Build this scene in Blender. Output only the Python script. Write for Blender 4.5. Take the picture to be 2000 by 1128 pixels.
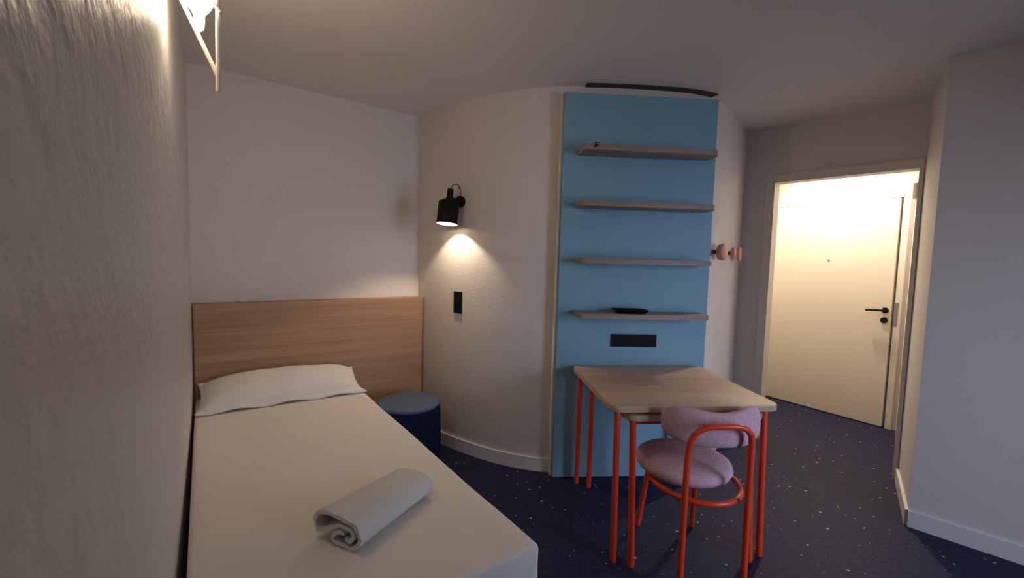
import bpy, bmesh, math, random
from mathutils import Vector, Matrix, noise
import numpy as np
for o in list(bpy.data.objects): bpy.data.objects.remove(o)
S = bpy.context.scene
COL = S.collection
R = math.radians
PI = math.pi

# ------------------------------------------------------------------ camera
EYE = 1.44
cam = bpy.data.cameras.new('camera'); cam.sensor_fit = 'HORIZONTAL'; cam.sensor_width = 36.0
cam.lens = 850 / 2000 * 36.0; cam.clip_start = 0.01
co = bpy.data.objects.new('camera', cam); COL.objects.link(co)
p, r = R(3.97), R(1.5)
fwd = Vector((0, math.cos(p), -math.sin(p))); right = Vector((1, 0, 0)); up = right.cross(fwd)
R2 = right * math.cos(r) + up * math.sin(r); U2 = -right * math.sin(r) + up * math.cos(r)
M = Matrix((R2, U2, -fwd)).transposed().to_4x4(); M.translation = Vector((0, 0, EYE))
co.matrix_world = M
S.camera = co
S.view_settings.view_transform = 'Standard'; S.view_settings.look = 'None'
S.view_settings.gamma = 1; S.view_settings.exposure = 0.0; S.view_settings.use_curve_mapping = False

# room directions (plan): the bed runs along BD, BN points away from the left wall
BD = Vector((-0.5793, 0.8151)); BN = Vector((0.8151, 0.5793))
def bed_pt(a, n, z=0.0):
    q = BD * a + BN * n
    return Vector((q.x, q.y, z))
WALL_N = -0.062          # offset of the left wall face
ZC = 2.55                # ceiling height
P1 = Vector((1.934, 3.723)); P2 = Vector((2.665, 2.880)); P3 = Vector((2.262, 2.360))
RD = Vector((0.712, -0.702)).normalized()

# ------------------------------------------------------------------ world and daylight
W = bpy.data.worlds.new('dusk'); S.world = W; W.use_nodes = True
bg = W.node_tree.nodes['Background']; bg.inputs[0].default_value = (0.35, 0.52, 0.95, 1); bg.inputs[1].default_value = 0.12
WIN_A = -1.60            # window wall is this far behind the camera
WIN_C = 2.35             # window centre along the window wall
def area(name, loc, direction, sx, sy, power, color):
    l = bpy.data.lights.new(name, 'AREA'); l.shape = 'RECTANGLE'; l.size = sx; l.size_y = sy; l.energy = power; l.color = color
    o = bpy.data.objects.new(name, l); COL.objects.link(o); o.location = loc
    o.rotation_euler = Vector(direction).to_track_quat('-Z', 'Y').to_euler()
    return o
area('window_daylight', bed_pt(WIN_A - 0.22, WIN_C, 1.15), (-0.62, 0.78, -0.34), 0.8, 1.9, 18.5, (0.60, 0.71, 1.0)).data.spread = R(98)

SPOT_W = 15.0; HALL_W = 125.0
WARM = (1.0, 0.79, 0.56)

# ------------------------------------------------------------------ materials
def mat(name, color, rough=0.6, metal=0.0, spec=0.5, var=None, bump=None, emit=None):
    m = bpy.data.materials.new(name); m.use_nodes = True; nt = m.node_tree; N = nt.nodes; L = nt.links
    b = N['Principled BSDF']; b.inputs['Base Color'].default_value = (*color, 1); b.inputs['Roughness'].default_value = rough
    b.inputs['Metallic'].default_value = metal; b.inputs['Specular IOR Level'].default_value = spec
    tc = N.new('ShaderNodeTexCoord')
    if var:      # (scale xyz, amount, detail)
        mp = N.new('ShaderNodeMapping'); mp.inputs['Scale'].default_value = var[0]; L.new(tc.outputs['Object'], mp.inputs['Vector'])
        nz = N.new('ShaderNodeTexNoise'); nz.inputs['Scale'].default_value = 1; nz.inputs['Detail'].default_value = 5; L.new(mp.outputs[0], nz.inputs['Vector'])
        rp = N.new('ShaderNodeValToRGB'); L.new(nz.outputs['Fac'], rp.inputs[0])
        a = var[1]
        rp.color_ramp.elements[0].position = 0.3; rp.color_ramp.elements[0].color = (*[c * (1 - a) for c in color], 1)
        rp.color_ramp.elements[1].position = 0.7; rp.color_ramp.elements[1].color = (*[min(1, c * (1 + a)) for c in color], 1)
        L.new(rp.outputs[0], b.inputs['Base Color'])
    if bump:     # list of (scale xyz, strength, distance)
        prev = None
        for sc, st, di in bump:
            mp = N.new('ShaderNodeMapping'); mp.inputs['Scale'].default_value = sc; L.new(tc.outputs['Object'], mp.inputs['Vector'])
            nz = N.new('ShaderNodeTexNoise'); nz.inputs['Scale'].default_value = 1; nz.inputs['Detail'].default_value = 3; L.new(mp.outputs[0], nz.inputs['Vector'])
            bp = N.new('ShaderNodeBump'); bp.inputs['Strength'].default_value = st; bp.inputs['Distance'].default_value = di
            L.new(nz.outputs['Fac'], bp.inputs['Height'])
            if prev: L.new(prev.outputs[0], bp.inputs['Normal'])
            prev = bp
        L.new(prev.outputs[0], b.inputs['Normal'])
    if emit:
        b.inputs['Emission Color'].default_value = (*emit[0], 1); b.inputs['Emission Strength'].default_value = emit[1]
    return m
WHITE = (0.74, 0.69, 0.645)
m_wall = mat('painted plaster', WHITE, 0.7, bump=[((35, 35, 140), 0.25, 0.004), ((160, 160, 260), 0.2, 0.002)])
m_near = mat('rough roller plaster', (0.72, 0.69, 0.66), 0.42, bump=[((45, 45, 45), 0.30, 0.006), ((120, 120, 300), 0.12, 0.002), ((14, 14, 16), 0.5, 0.012)])
m_ceil = mat('ceiling paint', (0.84, 0.80, 0.77), 0.9, bump=[((60, 60, 60), 0.15, 0.003)])
m_base = mat('white gloss skirting', (0.80, 0.78, 0.76), 0.4)
m_blue = mat('light blue laminate', (0.22, 0.41, 0.51), 0.5, spec=0.35, var=((1.5, 1.5, 1.5), 0.04))
m_cream = mat('cream edge board', (0.68, 0.61, 0.53), 0.6)
m_door = mat('white door lacquer', (0.78, 0.73, 0.64), 0.45, var=((3, 3, 1), 0.015))
m_frame = mat('white frame paint', (0.76, 0.72, 0.66), 0.5)
m_black = mat('matt black metal', (0.004, 0.004, 0.004), 0.55, spec=0.2)
m_blackp = mat('black plastic', (0.005, 0.005, 0.006), 0.55, spec=0.15)
m_orange = mat('orange powder coated tube', (0.74, 0.062, 0.018), 0.38)
m_pink = mat('dusty pink fabric', (0.60, 0.40, 0.45), 0.95, spec=0.1, var=((60, 60, 60), 0.12), bump=[((420, 420, 420), 0.35, 0.0015)])
m_sheet = mat('white cotton sheet', (0.84, 0.79, 0.72), 0.9, spec=0.1, bump=[((4, 4, 4), 0.12, 0.02), ((600, 600, 600), 0.1, 0.001)])
m_pillow = mat('white pillow case', (0.86, 0.82, 0.77), 0.9, spec=0.1, bump=[((9, 9, 9), 0.2, 0.02)])
m_towel = mat('white terry towel', (0.72, 0.72, 0.68), 1.0, spec=0.05, bump=[((260, 260, 260), 0.5, 0.003)])
m_bedbase = mat('dark fabric bed base', (0.03, 0.035, 0.05), 0.9)
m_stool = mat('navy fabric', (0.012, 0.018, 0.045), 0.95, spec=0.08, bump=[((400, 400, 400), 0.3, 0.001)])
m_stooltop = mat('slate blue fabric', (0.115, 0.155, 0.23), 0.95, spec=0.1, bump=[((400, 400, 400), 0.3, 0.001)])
m_steel = mat('satin steel', (0.45, 0.43, 0.40), 0.35, 1.0)
m_brown = mat('brown wooden peg', (0.22, 0.085, 0.045), 0.6)
m_salmon = mat('salmon lacquered disc', (0.70, 0.32, 0.25), 0.5)
m_whitem = mat('white powder coated wire', (0.80, 0.76, 0.68), 0.45)
m_shadein = mat('white lamp inside', (0.9, 0.86, 0.8), 0.5)
m_bulb = mat('glowing opal bulb', (0.9, 0.9, 0.9), 0.4, emit=((1.0, 0.78, 0.56), 70.0))
m_led = mat('glowing led lens', (0.9, 0.9, 0.9), 0.4, emit=((1.0, 0.84, 0.62), 9.0))
m_glass = mat('window frame grey', (0.25, 0.26, 0.28), 0.5)

def wood(name, c1, c2, scale):
    m = bpy.data.materials.new(name); m.use_nodes = True; nt = m.node_tree; N = nt.nodes; L = nt.links; b = N['Principled BSDF']
    b.inputs['Roughness'].default_value = 0.5; b.inputs['Specular IOR Level'].default_value = 0.35
    tc = N.new('ShaderNodeTexCoord')
    out = []
    for sc, det in ((scale, 6), (tuple(v * 0.22 for v in scale), 3)):
        mp = N.new('ShaderNodeMapping'); mp.inputs['Scale'].default_value = sc; L.new(tc.outputs['Object'], mp.inputs['Vector'])
        nz = N.new('ShaderNodeTexNoise'); nz.inputs['Scale'].default_value = 1; nz.inputs['Detail'].default_value = det; nz.inputs['Distortion'].default_value = 0.4
        L.new(mp.outputs[0], nz.inputs['Vector']); out.append(nz)
    ad = N.new('ShaderNodeMath'); ad.operation = 'ADD'; L.new(out[0].outputs['Fac'], ad.inputs[0]); L.new(out[1].outputs['Fac'], ad.inputs[1])
    hf = N.new('ShaderNodeMath'); hf.operation = 'MULTIPLY'; hf.inputs[1].default_value = 0.5; L.new(ad.outputs[0], hf.inputs[0])
    rp = N.new('ShaderNodeValToRGB'); L.new(hf.outputs[0], rp.inputs[0])
    rp.color_ramp.elements[0].position = 0.36; rp.color_ramp.elements[0].color = (*c1, 1)
    rp.color_ramp.elements[1].position = 0.62; rp.color_ramp.elements[1].color = (*c2, 1)
    L.new(rp.outputs[0], b.inputs['Base Color'])
    return m
m_oak = wood('light oak laminate', (0.46, 0.315, 0.215), (0.60, 0.44, 0.32), (2.2, 60, 90))
m_oakh = wood('headboard oak laminate', (0.37, 0.205, 0.11), (0.49, 0.30, 0.175), (2.2, 60, 75))
m_shelf = wood('grey oak laminate', (0.28, 0.20, 0.16), (0.38, 0.28, 0.23), (2.2, 60, 90))

def floor_material():
    m = bpy.data.materials.new('speckled navy vinyl'); m.use_nodes = True; nt = m.node_tree; N = nt.nodes; L = nt.links; b = N['Principled BSDF']
    b.inputs['Roughness'].default_value = 0.62; b.inputs['Specular IOR Level'].default_value = 0.2
    tc = N.new('ShaderNodeTexCoord')
    nz = N.new('ShaderNodeTexNoise'); nz.inputs['Scale'].default_value = 55; nz.inputs['Detail'].default_value = 6; L.new(tc.outputs['Object'], nz.inputs['Vector'])
    rp = N.new('ShaderNodeValToRGB'); L.new(nz.outputs['Fac'], rp.inputs[0])
    rp.color_ramp.elements[0].position = 0.35; rp.color_ramp.elements[0].color = (0.009, 0.011, 0.036, 1)
    rp.color_ramp.elements[1].position = 0.7; rp.color_ramp.elements[1].color = (0.026, 0.028, 0.080, 1)
    cur = rp.outputs[0]
    for sc, keep, rad, colr, seed in ((14, 0.91, 0.11, (0.50, 0.45, 0.50), 0), (14, 0.96, 0.10, (0.50, 0.16, 0.14), 7.3), (36, 0.97, 0.13, (0.35, 0.36, 0.50), 3.1)):
        mp = N.new('ShaderNodeMapping'); mp.inputs['Location'].default_value = (seed, seed * 2, 0); L.new(tc.outputs['Object'], mp.inputs['Vector'])
        v = N.new('ShaderNodeTexVoronoi'); v.voronoi_dimensions = '2D'; v.inputs['Scale'].default_value = sc; v.inputs['Randomness'].default_value = 1; L.new(mp.outputs[0], v.inputs['Vector'])
        n2 = N.new('ShaderNodeTexNoise'); n2.inputs['Scale'].default_value = 90; L.new(tc.outputs['Object'], n2.inputs['Vector'])
        ma = N.new('ShaderNodeMath'); ma.operation = 'MULTIPLY_ADD'; L.new(n2.outputs['Fac'], ma.inputs[0]); ma.inputs[1].default_value = 0.3; L.new(v.outputs['Distance'], ma.inputs[2])
        lt = N.new('ShaderNodeMath'); lt.operation = 'LESS_THAN'; L.new(ma.outputs[0], lt.inputs[0]); lt.inputs[1].default_value = rad + 0.12
        sp = N.new('ShaderNodeSeparateColor'); L.new(v.outputs['Color'], sp.inputs[0])
        gt = N.new('ShaderNodeMath'); gt.operation = 'GREATER_THAN'; L.new(sp.outputs[0], gt.inputs[0]); gt.inputs[1].default_value = keep
        mu = N.new('ShaderNodeMath'); mu.operation = 'MULTIPLY'; L.new(lt.outputs[0], mu.inputs[0]); L.new(gt.outputs[0], mu.inputs[1])
        mx = N.new('ShaderNodeMix'); mx.data_type = 'RGBA'; L.new(mu.outputs[0], mx.inputs[0]); L.new(cur, mx.inputs[6]); mx.inputs[7].default_value = (*colr, 1)
        cur = mx.outputs[2]
    L.new(cur, b.inputs['Base Color'])
    return m
m_floor = floor_material()

# ------------------------------------------------------------------ helpers
def obj(name, bm, m, parent=None, loc=None, smooth=None, rotz=None):
    bmesh.ops.recalc_face_normals(bm, faces=bm.faces)
    me = bpy.data.meshes.new(name); bm.to_mesh(me); bm.free()
    if isinstance(m, (list, tuple)):
        for k in m: me.materials.append(k)
    else: me.materials.append(m)
    if smooth is not None:
        me.polygons.foreach_set('use_smooth', [True] * len(me.polygons))
        if smooth < 180: me.set_sharp_from_angle(angle=R(smooth))
    o = bpy.data.objects.new(name, me); COL.objects.link(o)
    if parent: o.parent = parent
    if loc is not None: o.location = loc
    if rotz is not None: o.rotation_euler.z = rotz
    return o
def tag(o, label, cat, group=None):
    o['label'] = label; o['category'] = cat
    if group: o['group'] = group
    return o
def thing(name, label, cat, loc=(0, 0, 0), rotz=0, group=None):
    o = bpy.data.objects.new(name, None); COL.objects.link(o); o.empty_display_size = 0.1
    o.location = loc; o.rotation_euler.z = rotz
    return tag(o, label, cat, group)
def struct(o):
    o['kind'] = 'structure'; return o
def box(bm, c, s, bev=0.0, rot=0.0, seg=2):
    r_ = bmesh.ops.create_cube(bm, size=1.0); vs = r_['verts']
    for v in vs: v.co = Vector((v.co.x * s[0], v.co.y * s[1], v.co.z * s[2]))
    if bev > 0:
        es = list({e for v in vs for e in v.link_edges})
        rr = bmesh.ops.bevel(bm, geom=es, offset=bev, segments=seg, profile=0.5, affect='EDGES')
        vs = list({v for f in rr['faces'] for v in f.verts} | {v for v in vs if v.is_valid})
    Mx = Matrix.Translation(Vector(c)) @ Matrix.Rotation(rot, 4, 'Z')
    bmesh.ops.transform(bm, matrix=Mx, verts=vs)
    return vs
def B(c, s, bev=0.0, rot=0.0, seg=2):
    bm = bmesh.new(); box(bm, c, s, bev, rot, seg); return bm
def prism(bm, poly, z0, z1, bev=0.0, seg=2):
    a = [bm.verts.new((x, y, z0)) for x, y in poly]; b = [bm.verts.new((x, y, z1)) for x, y in poly]
    n = len(poly); fs = [bm.faces.new(a[::-1]), bm.faces.new(b)]
    for i in range(n): fs.append(bm.faces.new((a[i], a[(i + 1) % n], b[(i + 1) % n], b[i])))
    if bev > 0:
        es = [e for f in fs[:2] for e in f.edges]
        bmesh.ops.bevel(bm, geom=es, offset=bev, segments=seg, profile=0.5, affect='EDGES')
    return bm
def tube(bm, pts, rad, n=12, closed=False, cap=True):
    pts = [Vector(q) for q in pts]; N_ = len(pts); rings = []
    prev = None
    for i, q in enumerate(pts):
        if closed: t = (pts[(i + 1) % N_] - pts[i - 1]).normalized()
        else: t = ((pts[min(i + 1, N_ - 1)] - pts[max(i - 1, 0)])).normalized()
        if prev is None:
            x = t.orthogonal().normalized()
        else: x = (prev - t * prev.dot(t)).normalized()
        prev = x; y = t.cross(x)
        rd = rad[i] if isinstance(rad, (list, tuple)) else rad
        rings.append([bm.verts.new(q + (x * math.cos(2 * PI * k / n) + y * math.sin(2 * PI * k / n)) * rd) for k in range(n)])
    m_ = N_ if closed else N_ - 1
    for i in range(m_):
        A_, B_ = rings[i], rings[(i + 1) % N_]
        off = 0
        if closed and i == N_ - 1:
            off = min(range(n), key=lambda k: (B_[k].co - A_[0].co).length)
        for k in range(n): bm.faces.new((A_[k], A_[(k + 1) % n], B_[(k + 1 + off) % n], B_[(k + off) % n]))
    if cap and not closed:
        bm.faces.new(rings[0][::-1]); bm.faces.new(rings[-1])
    return bm
def lathe(bm, prof, n=40, M_=None, closed=False):
    rings = []
    for rr, z in prof:
        if rr < 1e-6: rings.append([bm.verts.new((0, 0, z))])
        else: rings.append([bm.verts.new((rr * math.cos(2 * PI * k / n), rr * math.sin(2 * PI * k / n), z)) for k in range(n)])
    prs = list(zip(rings, rings[1:] + ([rings[0]] if closed else [])))
    if not closed: prs = prs[:len(rings) - 1]
    for A_, B_ in prs:
        for k in range(n):
            k2 = (k + 1) % n
            if len(A_) == 1 and len(B_) == 1: continue
            if len(A_) == 1: bm.faces.new((A_[0], B_[k2], B_[k]))
            elif len(B_) == 1: bm.faces.new((A_[k], A_[k2], B_[0]))
            else: bm.faces.new((A_[k], A_[k2], B_[k2], B_[k]))
    if M_ is not None: bmesh.ops.transform(bm, matrix=M_, verts=[v for g in rings for v in g])
    return bm
def smooth_path(K, n=8):
    K = [Vector(k) for k in K]; K = [2 * K[0] - K[1]] + K + [2 * K[-1] - K[-2]]; o = []
    for i in range(1, len(K) - 2):
        a, b, c, d = K[i - 1:i + 3]
        for j in range(n):
            t = j / n
            o.append(0.5 * ((2 * b) + (-a + c) * t + (2 * a - 5 * b + 4 * c - d) * t * t + (-a + 3 * b - 3 * c + d) * t ** 3))
    o.append(K[-2]); return o
def round_rect(w, d, rad, n=6, x0=0.0, y0=0.0):
    o = []
    for cx, cy, a0 in ((w - rad, d - rad, 0), (rad, d - rad, 90), (rad, rad, 180), (w - rad, rad, 270)):
        for k in range(n + 1):
            a = R(a0 + 90 * k / n); o.append((x0 + cx + rad * math.cos(a), y0 + cy + rad * math.sin(a)))
    return o
def offset_line(pts, d):
    """points of an open plan polyline moved d to its left"""
    o = []
    for i, q in enumerate(pts):
        a = pts[max(i - 1, 0)]; b = pts[min(i + 1, len(pts) - 1)]
        t1 = (q - a).normalized() if i > 0 else (b - q).normalized(); t2 = (b - q).normalized() if i < len(pts) - 1 else t1
        n1 = Vector((-t1.y, t1.x)); n2 = Vector((-t2.y, t2.x)); nn = (n1 + n2).normalized()
        o.append(q + nn * d / max(0.3, nn.dot(n1)))
    return o
def strip(pts, d0, d1, z0, z1, bm=None):
    """a solid standing on an open plan polyline, between the offsets d0 and d1"""
    bm = bm or bmesh.new(); A_ = offset_line(pts, d0); B_ = offset_line(pts, d1)
    col = [[bm.verts.new((a.x, a.y, z0)), bm.verts.new((a.x, a.y, z1)), bm.verts.new((b.x, b.y, z1)), bm.verts.new((b.x, b.y, z0))] for a, b in zip(A_, B_)]
    for c1, c2 in zip(col, col[1:]):
        for k in range(4): bm.faces.new((c1[k], c1[(k + 1) % 4], c2[(k + 1) % 4], c2[k]))
    bm.faces.new(col[0][::-1]); bm.faces.new(col[-1])
    return bm
V2 = lambda x, y: Vector((x, y))

# ------------------------------------------------------------------ room shell
struct(obj('floor', prism(bmesh.new(), [(-3.2, -3.6), (6.0, -3.6), (6.0, 6.2), (-3.2, 6.2)], -0.1, 0), m_floor))
struct(obj('ceiling', prism(bmesh.new(), [(-3.2, -3.6), (6.0, -3.6), (6.0, 6.2), (-3.2, 6.2)], ZC, ZC + 0.1), m_ceil))
CORN = V2(-0.771, 3.56); WD = V2(-0.8, -0.6)
tl = (CORN.dot(BN) - WALL_N) / (-WD.dot(BN)); CL = CORN + WD * tl           # far end of the left wall
wl0 = BD * (WIN_A - 0.1) + BN * -0.109
WALL_L = -0.078      # the left wall face beside the wire lamp
struct(obj('wall_left', strip([wl0, CL + (CL - wl0).normalized() * 0.1], 0.0, 0.15, 0, ZC), m_near))
struct(obj('wall_back', strip([CL, CORN + V2(0.1, 0.075)], 0.0, 0.15, 0, ZC), m_wall))
CK = [(-.771, 3.56), (-.5, 3.28), (-.21, 3.065), (.05, 2.935), (.31, 2.875), (.67, 2.868), (1.05, 2.905), (1.25, 2.965), (1.39, 3.06), (1.52, 3.20), (1.71, 3.44), (1.934, 3.723)]
CURVE = smooth_path([V2(*k) for k in CK], 8)
struct(obj('wall_curved', strip(CURVE, 0.0, 0.12, 0, ZC), m_wall, smooth=40))
ED = (P2 - P1).normalized(); EN = V2(-ED.y, ED.x)    # EN points away from the room
EL = (P2 - P1).length
O0, O1, OH = 0.238, EL - 0.028, 2.10
bm = bmesh.new()
ptE = lambda t, d=0.0: P1 + ED * t + EN * d
strip([ptE(-0.05), ptE(O0)], 0, 0.10, 0, ZC, bm); strip([ptE(O0), ptE(O1)], 0, 0.10, OH, ZC, bm); strip([ptE(O1), ptE(EL + 0.0)], 0, 0.10, 0, ZC, bm)
struct(obj('wall_entrance', bm, m_wall))
SD = (P3 - P2).normalized()
struct(obj('wall_side', strip([P2, P3], 0, 0.12, 0, ZC), m_wall))
# right wall runs on to the window wall
tr = (P3.dot(BD) - WIN_A) / (-RD.dot(BD)); PR = P3 + RD * tr
struct(obj('wall_right', strip([P3, PR], 0, 0.12, 0, ZC), m_wall))
# window wall with a tall window
wa = BD * WIN_A
nL, nR = -0.12, PR.dot(BN)
w0, w1, wz0, wz1 = WIN_C - 0.45, WIN_C + 0.45, 0.12, 2.2
bm = bmesh.new()
for a, b, z0, z1 in ((nL - 0.05, w0, 0, ZC), (w1, nR + 0.1, 0, ZC), (w0, w1, 0, wz0), (w0, w1, wz1, ZC)):
    strip([wa + BN * b, wa + BN * a], 0, 0.15, z0, z1, bm)
struct(obj('wall_window', bm, m_wall))
bm = bmesh.new()
wf = lambda a, b, z0, z1: strip([wa + BN * b, wa + BN * a], 0.04, 0.09, z0, z1, bm)
wf(w0, w0 + 0.05, wz0, wz1); wf(w1 - 0.05, w1, wz0, wz1); wf(WIN_C - 0.03, WIN_C + 0.03, wz0, wz1)
wf(w0 + 0.05, w1 - 0.05, wz0, wz0 + 0.05); wf(w0 + 0.05, w1 - 0.05, wz1 - 0.05, wz1)
struct(obj('window_1', bm, m_glass))
# entrance vestibule behind the opening
DL = V2(2.826, 4.741); DR = V2(3.405, 3.820); DD = (DR - DL).normalized(); DN = V2(-DD.y, DD.x)
VJ = ptE(O1, 0.10)                       # back of the right jamb
VR = V2(3.455, 3.795)
struct(obj('wall_vestibule_right', strip([VR + (VR - VJ).normalized() * 0.12, VJ + V2(0.0, 0.0)], 0, -0.12, 0, ZC) if False else strip([VR + (VR - VJ).normalized() * 0.12, VJ], 0.0, 0.12, 0, ZC), m_wall))
VLf = DL - DD * 0.22
VLn = ptE(-0.25, 0.10)
struct(obj('wall_vestibule_left', strip([VLn, VLf + (VLf - VLn).normalized() * 0.1], 0.0, 0.12, 0, ZC), m_wall))
bm = bmesh.new()
dpt = lambda t, d=0.0: DL + DD * t + DN * d
DW = 1.055; DH = 2.06
strip([dpt(-0.32), dpt(-0.03)], 0.03, 0.15, 0, ZC, bm); strip([dpt(-0.03), dpt(DW + 0.03)], 0.03, 0.15, DH + 0.03, ZC, bm); strip([dpt(DW + 0.03), dpt(DW + 0.3)], 0.03, 0.15, 0, ZC, bm)
struct(obj('wall_vestibule_back', bm, m_wall))

# entrance door
def dpart(name, t0, t1, d0, d1, z0, z1, m, parent=None, bev=0):
    bm = strip([dpt(t0), dpt(t1)], d0, d1, z0, z1)
    if bev: bmesh.ops.bevel(bm, geom=list(bm.edges), offset=bev, segments=2, profile=0.5, affect='EDGES')
    return obj(name, bm, m, parent)
door = bpy.data.objects.new('door_1', None); COL.objects.link(door); struct(door)
door['label'] = 'white flat entrance door with black lever handle, brightly lit from above'
dpart('door_leaf', 0.0, DW - 0.012, 0.0, 0.045, 0.008, DH, m_door, door, 0.002)
dpart('door_jamb', -0.045, -0.006, -0.012, 0.12, 0, DH + 0.045, m_frame, door)
dpart('door_jamb', DW + 0.004, DW + 0.05, 0.012, 0.12, 0, DH + 0.045, m_frame, door)
dpart('door_head', -0.006, DW + 0.004, 0.006, 0.12, DH + 0.006, DH + 0.045, m_frame, door)
def cyl_at(c, axis, rad, length, n=24):
    bm = bmesh.new(); q = Vector(axis).normalized().to_track_quat('Z', 'Y').to_matrix().to_4x4()
    b = min(0.002, rad * .3)
    lathe(bm, [(0, 0), (rad, 0), (rad, length - b), (rad - b, length), (0, length)], n, Matrix.Translation(Vector(c)) @ q); return bm
dn3 = Vector((-DN.x, -DN.y, 0))          # out of the door towards the room
def d3(t, d, z):
    q = dpt(t, d); return Vector((q.x, q.y, z))
dpart('door_stop', DW - 0.030, DW + 0.004, 0.052, 0.12, 0, DH + 0.006, m_frame, door)
dpart('door_stop', -0.006, 0.020, 0.052, 0.12, 0, DH + 0.006, m_frame, door)
rose = obj('handle_rose', cyl_at(d3(1.0, 0.0, 1.066), dn3, 0.026, 0.010), m_black, door, smooth=40)
obj('lever_handle', tube(bmesh.new(), smooth_path([d3(1.0, -0.009, 1.066), d3(1.0, -0.035, 1.066), d3(0.985, -0.05, 1.066), d3(0.95, -0.053, 1.066), d3(0.872, -0.052, 1.060)], 5), 0.0095, 12), m_black, door, smooth=60)
obj('thumb_turn', cyl_at(d3(0.998, 0.0, 0.976), dn3, 0.026, 0.014), m_black, door, smooth=40)
obj('peephole', cyl_at(d3(0.528, 0.0, 1.511), dn3, 0.010, 0.005), m_steel, door, smooth=40)
for z in (1.86, 1.0, 0.2): obj('hinge', tube(bmesh.new(), [d3(-0.005, -0.012, z - 0.05), d3(-0.005, -0.012, z + 0.05)], 0.007, 10), m_frame, door, smooth=60)
dpart('strike_plate', DW + 0.002, DW + 0.03, 0.009, 0.013, 0.93, 1.14, m_steel, door)

# architrave round the opening
for nm, a, b, z0, z1 in (('trim_1', O0 - 0.062, O0, 0, OH), ('trim_2', O0 - 0.062, O1 + 0.024, OH, OH + 0.062), ('trim_3', O1, O1 + 0.024, 0, OH)):
    struct(obj(nm, strip([ptE(a), ptE(b)], -0.009, 0.0, z0, z1), m_frame))

# skirting boards, 9 cm high
def skirt(name, pts, d=-0.015, h=0.092):
    bm = strip(pts, d, 0.0, 0, h)
    return struct(obj(name, bm, m_base, smooth=30))
i0 = 0
skirt('baseboard_curved', [q for q in CURVE if q.x < 0.30] + [V2(0.302, 2.8765)])
skirt('baseboard_passage', [q for q in CURVE if q.x > 1.32])
# added dark strip for the soft shadow on the ceiling above the panel
m_shadow = mat('painted shadow', (0.07, 0.062, 0.058), 0.95)
struct(obj('shadow_strip', strip([q for q in CURVE if 0.42 < q.x < 1.3], -0.060, -0.001, ZC - 0.006, ZC - 0.0005), m_shadow))
skirt('baseboard_entrance', [ptE(0.02), ptE(O0 - 0.063)])
skirt('baseboard_side', [P2 + SD * 0.012, P3])
skirt('baseboard_right', [P3 - RD * 0.0, PR])
bm = None

# ------------------------------------------------------------------ blue shelf panel
PA = V2(.3, 2.805); PBd = V2(1.0, 0.07).normalized(); PW = 1.0
pang = math.atan2(PBd.y, PBd.x)
pn = V2(PBd.y, -PBd.x)                    # out of the panel towards the room
unit = thing('shelving_unit', 'tall light blue panel with four oak shelves, standing against the curved wall', 'shelf', (PA.x, PA.y, 0), pang)
obj('back_panel', B((0.5, 0.014, 1.245), (PW, 0.028, 2.49), 0.0015), m_blue, unit)
obj('side_batten', B((-0.0105, 0.040, 1.245), (0.019, 0.045, 2.49), 0.001), m_cream, unit)['label'] = 'narrow cream edge strip'
for k, z in enumerate((2.103, 1.772, 1.426, 1.087)):
    w_, d_, rr = 0.845, 0.172, 0.048
    poly = [(0, 0)] + [(rr - rr * math.cos(R(90 * j / 7)), -(d_ - rr) - rr * math.sin(R(90 * j / 7))) for j in range(8)] \
        + [(w_ - rr + rr * math.sin(R(90 * j / 7)), -(d_ - rr) - rr * math.cos(R(90 * j / 7))) for j in range(8)] + [(w_, 0)]
    o = obj('shelf', prism(bmesh.new(), poly, 0, 0.031, 0.002), m_shelf, unit, smooth=35, loc=(0.095, -0.0005, z))
def onpanel(t, d, z):
    q = PA + PBd * t + pn * d; return (q.x, q.y, z)
# small clip standing on the top shelf
o = thing('shelf_clip', 'tiny black clip on the front edge of the topmost shelf, at its left end', 'clip', onpanel(0.162, 0.1765, 2.113), pang)
obj('clip_body', B((0, 0, 0.015), (0.006, 0.006, 0.030), 0.0008), m_blackp, o)
obj('clip_arm', B((0.011, 0, 0.028), (0.024, 0.006, 0.005), 0.0008), m_blackp, o)
obj('clip_arm', B((0.009, 0, 0.014), (0.018, 0.006, 0.005), 0.0008), m_blackp, o)
# tray
bm = bmesh.new()
poly_o = round_rect(0.205, 0.125, 0.012, 4, -0.1025, -0.0625); poly_i = round_rect(0.165, 0.09, 0.010, 4, -0.0825, -0.045)
def loft(bm, loops, capb=True, capt=True):
    rs = [[bm.verts.new(v) for v in lp] for lp in loops]; n = len(rs[0])
    for a, b in zip(rs, rs[1:]):
        for k in range(n): bm.faces.new((a[k], a[(k + 1) % n], b[(k + 1) % n], b[k]))
    if capb: bm.faces.new(rs[0][::-1])
    if capt: bm.faces.new(rs[-1])
    return bm
z3 = lambda P, z: [(x, y, z) for x, y in P]
sc_ = lambda P, s: [(x * s, y * s) for x, y in P]
loft(bm, [z3(poly_i, 0), z3(poly_o, 0.020), z3(poly_o, 0.023), z3(sc_(poly_o, .97), 0.023), z3(sc_(poly_i, 0.97), 0.004)])
o = obj('tray', bm, m_blackp, None, smooth=30); o.location = onpanel(0.445, 0.095, 1.1185); o.rotation_euler.z = pang
tag(o, 'small black rectangular tray resting on the lowest shelf', 'tray')
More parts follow.
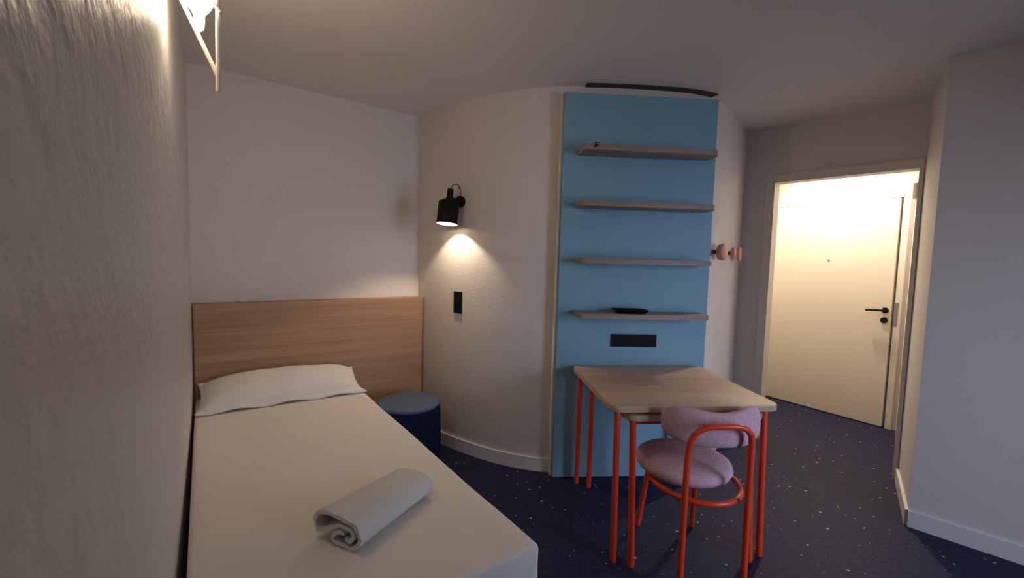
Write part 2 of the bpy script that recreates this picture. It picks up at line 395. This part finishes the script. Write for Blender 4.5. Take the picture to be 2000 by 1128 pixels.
# socket strip set in the panel
o = obj('socket_strip', B((0, -0.003, 0), (0.308, 0.006, 0.082), 0.0015), m_blackp, unit, loc=(0.5105, 0.0, 0.9235)); o['label'] = 'wide black socket strip'
for k in range(3):
    bm = bmesh.new(); lathe(bm, [(0.023, 0), (0.023, 0.0025), (0.020, 0.0025), (0.018, 0.0008), (0, 0.0008)], 24, Matrix.Translation((-0.1 + 0.1 * k, -0.006, 0)) @ Matrix.Rotation(PI / 2, 4, 'X'))
    obj('socket_outlet', bm, m_blackp, o, smooth=40)

# ------------------------------------------------------------------ headboard
hb0 = CL + WD * -0.004; hl = tl - 0.008
hba = math.atan2(0.6, 0.8)
hbd = V2(0.8, 0.6)
o = obj('headboard', B((tl / 2, -0.052, 0.558), (tl - 0.010, 0.096, 1.115), 0.0015), m_oakh, None, loc=(CL.x, CL.y, 0), rotz=hba)
hboard = tag(o, 'wide horizontal-grained oak laminate headboard against the back wall', 'headboard')

# ------------------------------------------------------------------ bed
BA0, BA1, BN0, BN1, BZ = 1.0, 3.185, -0.054, 0.845, 0.55
bang = math.atan2(BD.y, BD.x)
bed = thing('bed', 'single bed made up with a plain white fitted sheet, along the left wall', 'bed', bed_pt(BA0, BN0), bang)
# local frame: x along the bed to the head, y to the left wall (negative y = into the room)
L_, Wd = BA1 - BA0, BN1 - BN0
def lb(x0, x1, y0, y1, z0, z1, bev=0): return B(((x0 + x1) / 2, -(y0 + y1) / 2, (z0 + z1) / 2), (x1 - x0, y1 - y0, z1 - z0), bev)
def sheet():
    nx, ny = 90, 44; bm = bmesh.new(); rad = 0.045; grid = {}
    def shape(u, v):     # u,v in -1..1 unfolded box coordinates: top then sides
        return u, v
    prof_x = []
    def profile(Lg, n, depth):
        """points (offset, z) running up one side, over the top, down the other"""
        o_ = [(0.0, -depth), (0.0, -depth * 0.66), (0.0, -depth * 0.36), (0.0, -rad * 1.6)]
        for k in range(7):
            a = R(90 * k / 6); o_.append((rad - rad * math.cos(a), -rad + rad * math.sin(a)))
        m_ = n
        for k in range(1, m_): o_.append((rad + (Lg - 2 * rad) * k / m_, 0.0))
        for k in range(7):
            a = R(90 * k / 6); o_.append((Lg - rad + rad * math.sin(a), -rad + rad * math.cos(a)))
        o_ += [(Lg, -rad * 1.6), (Lg, -depth * 0.36), (Lg, -depth * 0.66), (Lg, -depth)]
        return o_
    return profile
bm = bmesh.new(); dp = 0.27
box(bm, (L_ / 2, -Wd / 2, BZ - dp / 2), (L_, Wd, dp))
bmesh.ops.bevel(bm, geom=list(bm.edges), offset=0.016, segments=3, profile=0.5, affect='EDGES')
for ax, Lg, n in ((0, L_, 46), (1, Wd, 22), (2, dp, 5)):
    for k in range(1, n):
        d = 0.018 + (Lg - 0.036) * k / n
        pc = [0, 0, 0]; pnrm = [0, 0, 0]; pnrm[ax] = 1
        pc[ax] = d if ax == 0 else (-d if ax == 1 else BZ - dp + d)
        bmesh.ops.bisect_plane(bm, geom=list(bm.verts) + list(bm.edges) + list(bm.faces), plane_co=pc, plane_no=pnrm)
for v in bm.verts:
    q = v.co
    nz = noise.noise(Vector((q.x * 2.2, q.y * 2.2, 1.7))) * 0.005 + noise.noise(Vector((q.x * 6, q.y * 5, 3.3))) * 0.0015
    if q.z > BZ - 0.1: q.z += nz
    # elastic gathers at the two foot corners and down the sides
    side = (q.x < 0.035) or (q.y < -Wd + 0.035)
    if side:
        ga = math.sin((q.y if q.x < 0.035 else q.x) * 130 + 2 * noise.noise(Vector((q.x * 5, q.y * 5, q.z * 8)))) * 0.0022
        kk = math.exp(-((q.x) ** 2 + (q.y + Wd) ** 2) / 0.05) + 0.12
        if q.x < 0.035: q.x -= ga * kk * 1.5
        if q.y < -Wd + 0.035: q.y -= ga * kk * 1.5
obj('fitted_sheet', bm, m_sheet, bed, smooth=180)
obj('mattress_core', lb(0.03, L_ - 0.03, 0.03, Wd - 0.03, BZ - 0.31, BZ - dp + 0.02), m_sheet, bed)
obj('bed_base', lb(0.015, L_ - 0.01, 0.015, Wd - 0.015, 0.09, BZ - 0.31, 0.008), m_bedbase, bed)
for x in (0.12, L_ - 0.12):
    for y in (0.1, Wd - 0.1):
        obj('leg', B((x, -y, 0.045), (0.06, 0.06, 0.09), 0.004), m_black, bed)

# pillow
def pillow():
    bm = bmesh.new(); nu, nv = 60, 36; Lp, Dp = 0.90, 0.38; fl = 0.035
    top = {}; bot = {}
    for i in range(nu + 1):
        for j in range(nv + 1):
            u = -1 + 2 * i / nu; v = -1 + 2 * j / nv
            cr = (abs(u) ** 5 + abs(v) ** 5)
            x = u * (Lp / 2 - 0.022 * (1 - abs(v) ** 2) * abs(u) ** 3); y = v * (Dp / 2 - 0.018 * (1 - u * u) * abs(v) ** 3)
            uu = max(0, 1 - (abs(x) / (Lp / 2 - fl)) ** 2.4); vv = max(0, 1 - (abs(y) / (Dp / 2 - fl)) ** 2.2)
            h = (uu * vv) ** 0.42
            wr = noise.noise(Vector((x * 7, y * 7, 0))) * 0.006 + noise.noise(Vector((x * 16, y * 13, 4))) * 0.003
            # back half raised against the headboard, front hem lying on the sheet, ends drooping
            lift = 0.085 * max(0, (y / Dp + 0.5)) ** 1.5 - 0.004
            ripple = 0.007 * math.sin(x * 23 + 1.2) * abs(v) ** 4 + 0.008 * math.sin(y * 22) * abs(u) ** 6
            zt = 0.006 + 0.105 * h + wr * h + lift + ripple + 0.006
            zb = 0.006 - 0.004 - 0.004 * h + lift * (1 - 0.8 * h) + ripple
            top[i, j] = bm.verts.new((x, y, zt)); bot[i, j] = bm.verts.new((x, y, min(zb, zt - 0.005)))
    for i in range(nu):
        for j in range(nv):
            bm.faces.new((top[i, j], top[i + 1, j], top[i + 1, j + 1], top[i, j + 1]))
            bm.faces.new((bot[i, j], bot[i, j + 1], bot[i + 1, j + 1], bot[i + 1, j]))
    for i in range(nu):
        bm.faces.new((top[i, 0], bot[i, 0], bot[i + 1, 0], top[i + 1, 0])); bm.faces.new((top[i, nv], top[i + 1, nv], bot[i + 1, nv], bot[i, nv]))
    for j in range(nv):
        bm.faces.new((top[0, j], top[0, j + 1], bot[0, j + 1], bot[0, j])); bm.faces.new((top[nu, j], bot[nu, j], bot[nu, j + 1], top[nu, j + 1]))
    return bm
o = obj('pillow', pillow(), m_pillow, None, smooth=180, loc=bed_pt(2.985, 0.402, BZ + 0.010), rotz=bang - PI / 2 - R(1.5))
tag(o, 'white pillow with a flat hem at the head of the bed', 'pillow')

# towel: folded strip of cloth rolled up
def towel():
    cl = [(.118, .040), (.100, .040), (.084, .030), (.076, .018), (.086, .0095), (.11, .0065), (.145, .0075), (.168, .022), (.175, .045), (.163, .066), (.135, .077), (.095, .081), (.05, .080),
          (.018, .072), (.0065, .056), (.006, .036), (.016, .0265), (.035, .029), (.060, .040), (.085, .052), (.110, .059), (.135, .060), (.151, .052), (.152, .038), (.140, .027), (.120, .024)]
    th = 0.0056
    path = smooth_path([Vector((a, b)) for a, b in cl], 4)
    A_ = offset_line(path, th); B_ = offset_line(path, -th)
    loop = A_ + B_[::-1]
    n = 30; Lt = 0.37; bm = bmesh.new(); rings = []
    for i in range(n + 1):
        s = i / n; y = Lt * s
        k = 1.1 - 0.14 * s
        ring = []
        for q in loop:
            w = noise.noise(Vector((q.x * 20, y * 9, q.y * 20))) * 0.004
            e = 0.006 * noise.noise(Vector((q.x * 30, q.y * 45, 9.0)))
            hz = 1.12 * q.y * (1 - 0.22 * s) + w * min(1, q.y / 0.03)
            ring.append(bm.verts.new((q.x * k + 0.016 * s + w, y + e, max(0.0012, hz))))
        rings.append(ring)
    m_ = len(loop)
    for a, b in zip(rings, rings[1:]):
        for k in range(m_): bm.faces.new((a[k], a[(k + 1) % m_], b[(k + 1) % m_], b[k]))
    na = len(A_)
    for rg, flip in ((rings[0], 0), (rings[-1], 1)):
        for k in range(na - 1):
            bm.faces.new((rg[k], rg[k + 1], rg[m_ - 2 - k], rg[m_ - 1 - k]))
    return bm
towel_o = obj('towel', towel(), m_towel, None, smooth=60, loc=(-0.605, 1.315, BZ + 0.004), rotz=R(-26))
tag(towel_o, 'white towel folded and rolled up, lying across the foot of the bed', 'towel')

# ------------------------------------------------------------------ stool (pouf)
st = thing('pouf_stool', 'round navy upholstered pouf with a slate blue top between bed and curved wall', 'stool', (-0.69, 2.93, 0))
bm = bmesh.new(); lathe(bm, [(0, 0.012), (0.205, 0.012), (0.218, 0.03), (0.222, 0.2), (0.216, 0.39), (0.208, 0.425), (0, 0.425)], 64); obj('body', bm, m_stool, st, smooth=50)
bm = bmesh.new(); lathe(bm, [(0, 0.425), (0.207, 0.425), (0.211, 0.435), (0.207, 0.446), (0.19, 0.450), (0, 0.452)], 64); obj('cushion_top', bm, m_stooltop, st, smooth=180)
bm = bmesh.new(); lathe(bm, [(0, 0), (0.19, 0), (0.19, 0.012), (0, 0.012)], 48); obj('base_disc', bm, m_blackp, st, smooth=40)

# ------------------------------------------------------------------ tables
def table(label, fl, w, d, ztop, ang, legs, splay=0.025, rails='all'):
    t = thing('desk_table', label, 'table', (fl[0], fl[1], 0), ang, 'two nested desk tables')
    obj('tabletop', prism(bmesh.new(), round_rect(w, d, 0.055, 8), ztop - 0.028, ztop, 0.0025), m_oak, t, smooth=35)
    for (x, y, sx, sy) in legs:
        a = Vector((x, y, ztop - 0.029)); b = Vector((x + sx * splay, y + sy * splay, 0.0))
        l = obj('leg', tube(bmesh.new(), [b + Vector((0, 0, 0.008)), a], 0.0155, 16), m_orange, t, smooth=60)
        obj('glide', tube(bmesh.new(), [b, b + Vector((0, 0, 0.008))], 0.0145, 16), m_orange, l, smooth=60)
    x0, y0 = legs[0][0], legs[0][1]; x1, y1 = legs[1][0], legs[2][1]
    zr = ztop - 0.041
    sides = [((x0, y0), (x0, y1)), ((x1, y0), (x1, y1))]
    if rails == 'all': sides += [((x0, y0), (x1, y0)), ((x0, y1), (x1, y1))]
    for a, b in sides:
        dx, dy = b[0] - a[0], b[1] - a[1]; l_ = math.hypot(dx, dy) - 0.034
        fr = bmesh.new(); box(fr, ((a[0] + b[0]) / 2, (a[1] + b[1]) / 2, zr), (l_ if dx else 0.016, l_ if dy else 0.016, 0.022)); obj('rail', fr, m_orange, t)
    return t
table('larger oak desk table with orange tube legs, pushed against the blue panel', (0.478, 1.985), 0.850, 0.795, 0.764, R(5.5),
      [(0.045, 0.045, 0, -1), (0.792, 0.045, 0, -1), (0.045, 0.750, 0, 0), (0.792, 0.750, 0, 0)], 0.03, 'sides')
table('smaller oak desk table with orange legs, nested under the larger desk top', (0.553, 1.990), 0.700, 0.730, 0.722, R(5.5),
      [(0.045, 0.040, 0, -1), (0.640, 0.040, 0, -1), (0.035, 0.695, 0, 0), (0.650, 0.695, 0, 0)], 0.06)

# ------------------------------------------------------------------ chair
ch = thing('desk_chair', 'dusty pink upholstered chair with bright orange tube frame, tucked under the desk', 'chair', (0.87, 2.04, 0))
CX, CY = 0.87, 2.04
def C3(x, y, z): return Vector((x - CX, y - CY, z))
TR = 0.0135
arch = smooth_path([C3(0.752, 1.775, 0.006), C3(0.768, 1.81, 0.40), C3(0.778, 1.822, 0.62), C3(0.796, 1.82, 0.70), C3(0.845, 1.813, 0.742), C3(0.91, 1.81, 0.750),
                    C3(0.99, 1.815, 0.748), C3(1.037, 1.825, 0.722), C3(1.053, 1.83, 0.66), C3(1.047, 1.82, 0.40), C3(1.030, 1.785, 0.006)], 8)
# three parts: two rear legs and the arch that joins them
iL = next(i for i, q in enumerate(arch) if q.z > 0.60); iR = max(i for i, q in enumerate(arch) if q.z > 0.60)
obj('leg', tube(bmesh.new(), arch[:iL + 1], TR, 16), m_orange, ch, smooth=60)
obj('leg', tube(bmesh.new(), arch[iR:], TR, 16), m_orange, ch, smooth=60)
obj('back_arch', tube(bmesh.new(), arch[iL:iR + 1], TR, 16), m_orange, ch, smooth=60)
for x, y in ((0.725, 2.30), (1.020, 2.30)):
    obj('leg', tube(bmesh.new(), [C3(x, y, 0.004), C3(x + (0.90 - x) * 0.15, y - 0.075, 0.402)], TR, 16), m_orange, ch, smooth=60)
ring = [C3(0.90 + 0.200 * math.cos(a), 2.040 + 0.222 * math.sin(a), 0.402) for a in [2 * PI * k / 64 for k in range(64)]]
obj('seat_ring', tube(bmesh.new(), ring, TR, 14, closed=True), m_orange, ch, smooth=60)
bm = bmesh.new(); lathe(bm, [(0, -0.044), (0.10, -0.044), (0.16, -0.040), (0.198, -0.030), (0.218, -0.014), (0.226, 0.004), (0.220, 0.022), (0.198, 0.036), (0.15, 0.045), (0.08, 0.049), (0, 0.050)], 64)
bmesh.ops.scale(bm, vec=(1, 1.02, 1), verts=bm.verts)
obj('seat', bm, m_pink, ch, loc=C3(0.872, 2.105, 0.455), smooth=180)
def backrest():
    bm = bmesh.new(); n, m_ = 56, 28; rr = 0.30; half = 0.268
    rings = []
    for i in range(n + 1):
        s = -1 + 2 * i / n
        e = max(0.0, 1 - abs(s) ** 2.6) ** 0.42          # rounded ends
        hh = (0.088 - 0.012 * math.cos(s * PI)) * e       # lobes slightly taller than the middle
        th = 0.029 * e ** 0.8
        a = s * half / rr
        cx, cy = rr * math.sin(a), rr * (1 - math.cos(a))
        nx, ny = -math.sin(a), math.cos(a)
        ring = []
        for k in range(m_):
            b = 2 * PI * k / m_
            cz, cd = math.sin(b), math.cos(b)
            zz = hh * (abs(cz) ** 0.8) * (1 if cz >= 0 else -1); dd = th * (abs(cd) ** 0.75) * (1 if cd >= 0 else -1)
            ring.append(bm.verts.new((cx + nx * dd, cy + ny * dd, zz - 0.010 * math.cos(s * PI) )))
        rings.append(ring)
    for a, b in zip(rings, rings[1:]):
        for k in range(m_): bm.faces.new((a[k], a[(k + 1) % m_], b[(k + 1) % m_], b[k]))
    bmesh.ops.remove_doubles(bm, verts=bm.verts, dist=0.0004)
    return bm
bk = obj('backrest', backrest(), m_pink, ch, loc=C3(0.945, 1.876, 0.720), smooth=180, rotz=R(4)); bk.rotation_euler.x = R(-6)
for x in (0.85, 0.985): obj('fixing_stud', tube(bmesh.new(), [C3(x, 1.815, 0.743), C3(x, 1.85, 0.742)], 0.006, 10), m_orange, bk if False else ch, smooth=60)

# ------------------------------------------------------------------ black wall lamp on the curved wall
LP = Vector((-0.383, 3.184, 1.840)); tan = Vector((0.796, -0.605, 0)); nrm = Vector((-0.605, -0.796, 0))
lamp = thing('wall_lamp', 'matt black cylindrical wall spot lamp glowing above the bedside socket', 'lamp', LP)
obj('wall_plate', cyl_at((0, 0, 0), nrm, 0.041, 0.024, 36), m_black, lamp, smooth=40)
lc = nrm * 0.112 + tan * -0.008                      # shade axis
sh = bpy.data.objects.new('x', None)
Ms = Matrix.Translation(lc + Vector((0, 0, -0.005))) @ Matrix.Rotation(R(-7), 4, tan) 
bm = bmesh.new(); lathe(bm, [(0.0215, 0.078), (0.0215, 0.022), (0.030, 0.012), (0.070, -0.008), (0.074, -0.014), (0.074, -0.165), (0.0725, -0.165), (0.0725, -0.014), (0.069, -0.0095), (0.028, 0.0095), (0.012, 0.011), (0.012, 0.078)], 48, Ms, closed=True)
obj('lamp_shade', bm, m_black, lamp, smooth=35)
bm = bmesh.new(); lathe(bm, [(0.0724, -0.163), (0.0719, -0.163), (0.0719, -0.02), (0.066, -0.0125), (0.02, 0.007), (0.02, 0.0075), (0.0665, -0.012), (0.0724, -0.0195)], 48, Ms, closed=True)
obj('shade_lining', bm, m_shadein, lamp, smooth=35)
bm = bmesh.new(); lathe(bm, [(0, -0.098), (0.018, -0.096), (0.0245, -0.090), (0.0245, -0.078), (0.014, -0.035), (0.012, 0.0), (0, 0.0)], 32, Ms)
obj('bulb', bm, m_led, lamp, smooth=60)
bm = bmesh.new(); lathe(bm, [(0, 0.078), (0.0215, 0.078), (0.0215, 0.082), (0.018, 0.085), (0, 0.085)], 32, Ms); obj('cap', bm, m_black, lamp, smooth=40)
obj('arm', tube(bmesh.new(), [nrm * 0.022, nrm * 0.108 + Vector((0, 0, 0.02)) + tan * -0.004], 0.007, 12), m_black, lamp, smooth=60)
ct = Ms @ Vector((0, 0, 0.084))
obj('cable_loop', tube(bmesh.new(), smooth_path([ct - Vector((0, 0, 0.004)), ct + Vector((0, 0, 0.018)) - nrm * 0.012, ct + Vector((0, 0, 0.040)) - nrm * 0.042, ct + Vector((0, 0, 0.034)) - nrm * 0.078, ct + Vector((0, 0, -0.01)) - nrm * 0.101, nrm * 0.016 + Vector((0, 0, 0.036))], 8), 0.0028, 8), m_black, lamp, smooth=60)
bpy.data.objects.remove(sh)
def spot(name, loc, direction, power, color, ang, blend, rad):
    l = bpy.data.lights.new(name, 'SPOT'); l.energy = power; l.color = color; l.spot_size = R(ang); l.spot_blend = blend; l.shadow_soft_size = rad
    o = bpy.data.objects.new(name, l); COL.objects.link(o); o.location = loc; o.rotation_euler = Vector(direction).to_track_quat('-Z', 'Y').to_euler(); return o
spot('wall_lamp_light', LP + (Ms @ Vector((0, 0, -0.105))), Ms.to_3x3() @ Vector((0, 0, -1)), SPOT_W, WARM, 150, 0.5, 0.010)

# bedside socket
sk = thing('wall_socket', 'black double socket plate on the curved wall below the black lamp', 'socket', (-0.3935, 3.1915, 1.110), math.atan2(-0.622, 0.783))
obj('cover_plate', B((0, -0.005, 0), (0.080, 0.010, 0.158), 0.002), m_blackp, sk)
for z in (0.038, -0.038):
    bm = bmesh.new(); lathe(bm, [(0.024, 0), (0.024, 0.002), (0.021, 0.002), (0.019, 0.0005), (0, 0.0005)], 24, Matrix.Translation((0, -0.010, z)) @ Matrix.Rotation(PI / 2, 4, 'X'))
    obj('socket_outlet', bm, m_blackp, sk, smooth=40)

# ------------------------------------------------------------------ coat rack
pts = [q for q in CURVE if 1.30 < q.x < 1.87]
rk = thing('coat_rack', 'salmon pink coat rack of round pegs on the curved wall beside the blue panel', 'coat rack', (0, 0, 0))
zr = 1.525
bm = strip(pts, -0.020, -0.001, zr - 0.013, zr + 0.013); obj('rail', bm, m_brown, rk, smooth=40)['label'] = 'brown rail'
def onc(x):
    for a, b in zip(CURVE, CURVE[1:]):
        if a.x <= x <= b.x:
            t = (x - a.x) / (b.x - a.x); tg = (b - a).normalized(); return a.lerp(b, t), V2(tg.y, -tg.x)
for x, rad, n, th in ((1.40, 0.056, 40, 0.045), (1.60, 0.040, 8, 0.030), (1.755, 0.058, 40, 0.018)):
    q, nn = onc(x); n3 = Vector((nn.x, nn.y, 0)); c = Vector((q.x, q.y, zr)) + n3 * 0.019
    pg = obj('peg', cyl_at(c, n3, 0.012, 0.026, 16), m_brown, rk, smooth=40)
    bm = bmesh.new(); e = min(0.012, th * 0.3)
    lathe(bm, [(0, 0), (rad - e, 0), (rad - e * .3, e * .3), (rad, e), (rad, th - e), (rad - e * .3, th - e * .3), (rad - e, th), (0, th)], n, Matrix.Translation(c + n3 * 0.024) @ n3.to_track_quat('Z', 'Y').to_matrix().to_4x4())
    obj('knob', bm, m_salmon, pg, smooth=30)

# ------------------------------------------------------------------ small box on the vestibule wall
vd = (VR - VJ).normalized(); vn = V2(-vd.y, vd.x)
q = VJ + vd * 0.42
ib = thing('wall_intercom', 'small white box with a grey edge high on the hall wall right of the door', 'box', (q.x, q.y, 2.02), math.atan2(vd.y, vd.x))
obj('backplate', B((0, 0.006, 0), (0.13, 0.012, 0.125), 0.001), m_steel, ib)
obj('cover', B((0.0, 0.022, 0), (0.115, 0.020, 0.108), 0.003), m_frame, ib)

# ------------------------------------------------------------------ white triangular wire lamp on the left wall
def at(s, ratio, z): return Vector((ratio * s, s, z))
wl = thing('wire_wall_lamp', 'white triangular wire wall lamp with a glowing bulb on the left wall', 'lamp', (0, 0, 0))
J = at(1.30, -0.667, 1.942); Top = at(1.30, -0.662, 2.36)
obj('upright_rod', tube(bmesh.new(), [at(1.30, -0.6675, 1.900), J, Top], 0.0068, 12), m_whitem, wl, smooth=60)
dg = at(1.30, -0.762, 2.200); dirv = (dg - J).normalized()
Dt = J + dirv * 0.335
wp = Dt
obj('diagonal_rod', tube(bmesh.new(), [J, Dt], 0.0058, 12), m_whitem, wl, smooth=60)
# top rod from the wall to the upright
wallpt = Top - Vector((BN.x, BN.y, 0)) * (Top.xy.dot(BN) - WALL_L)
obj('top_rod', tube(bmesh.new(), [wallpt, Top], 0.0058, 12), m_whitem, wl, smooth=60)
wp2 = Vector((Dt.x, Dt.y, Dt.z)); wallp2 = wp2 - Vector((BN.x, BN.y, 0)) * (wp2.xy.dot(BN) - WALL_L)
obj('wall_stub', tube(bmesh.new(), [wallp2, wp2], 0.0058, 12), m_whitem, wl, smooth=60)
br = Vector((BN.x, BN.y, 0))
obj('wall_plate', cyl_at(wallpt, br, 0.05, 0.016, 32), m_whitem, wl, smooth=40)
bc = at(1.30, -0.7075, 2.175)
bm = bmesh.new(); prof = [(0, -0.105), (0.007, -0.103), (0.0115, -0.095), (0.013, -0.082), (0.0135, -0.062), (0.019, -0.052), (0.029, -0.038), (0.038, -0.015), (0.041, 0.01), (0.038, 0.035), (0.028, 0.055), (0.018, 0.07), (0.0, 0.07)]
lathe(bm, prof, 40); obj('bulb', bm, m_bulb, wl, loc=bc, smooth=60)
obj('bulb_collar', B((0.0, 0, 0), (0.03, 0.012, 0.010), 0.003), m_whitem, wl, loc=bc + Vector((0.028, 0.0, 0.018)))
bm = bmesh.new(); lathe(bm, [(0, 0.0), (0.021, 0.0), (0.021, 0.06), (0.012, 0.07), (0, 0.07)], 24); obj('socket', bm, m_whitem, wl, loc=bc + Vector((0, 0, 0.068)), smooth=40)
sk0 = bc + Vector((0, 0, 0.135)); obj('socket_stem', tube(bmesh.new(), [sk0, Vector((sk0.x, sk0.y, 2.36))], 0.005, 10), m_whitem, wl, smooth=60)
obj('brace_rod', tube(bmesh.new(), [bc + Vector((0.024, -0.01, 0.004)), at(1.285, -0.659, 2.112)], 0.005, 10), m_whitem, wl, smooth=60)

# ------------------------------------------------------------------ hall downlight
hc = d3(0.60, -0.27, ZC)
dl = thing('ceiling_downlight', 'round recessed downlight in the hall ceiling in front of the door', 'light', hc)
bm = bmesh.new(); lathe(bm, [(0.045, -0.012), (0.075, -0.012), (0.078, -0.001), (0.045, -0.001)], 40, closed=True); obj('bezel', bm, m_frame, dl, smooth=30)
bm = bmesh.new(); lathe(bm, [(0, -0.008), (0.044, -0.008), (0.044, -0.001), (0, -0.001)], 32); obj('lens', bm, m_led, dl, smooth=30)
spot('hall_light', hc + Vector((0, 0, -0.05)), (0.05, 0.05, -1), HALL_W, (1.0, 0.83, 0.62), 160, 0.8, 0.05)
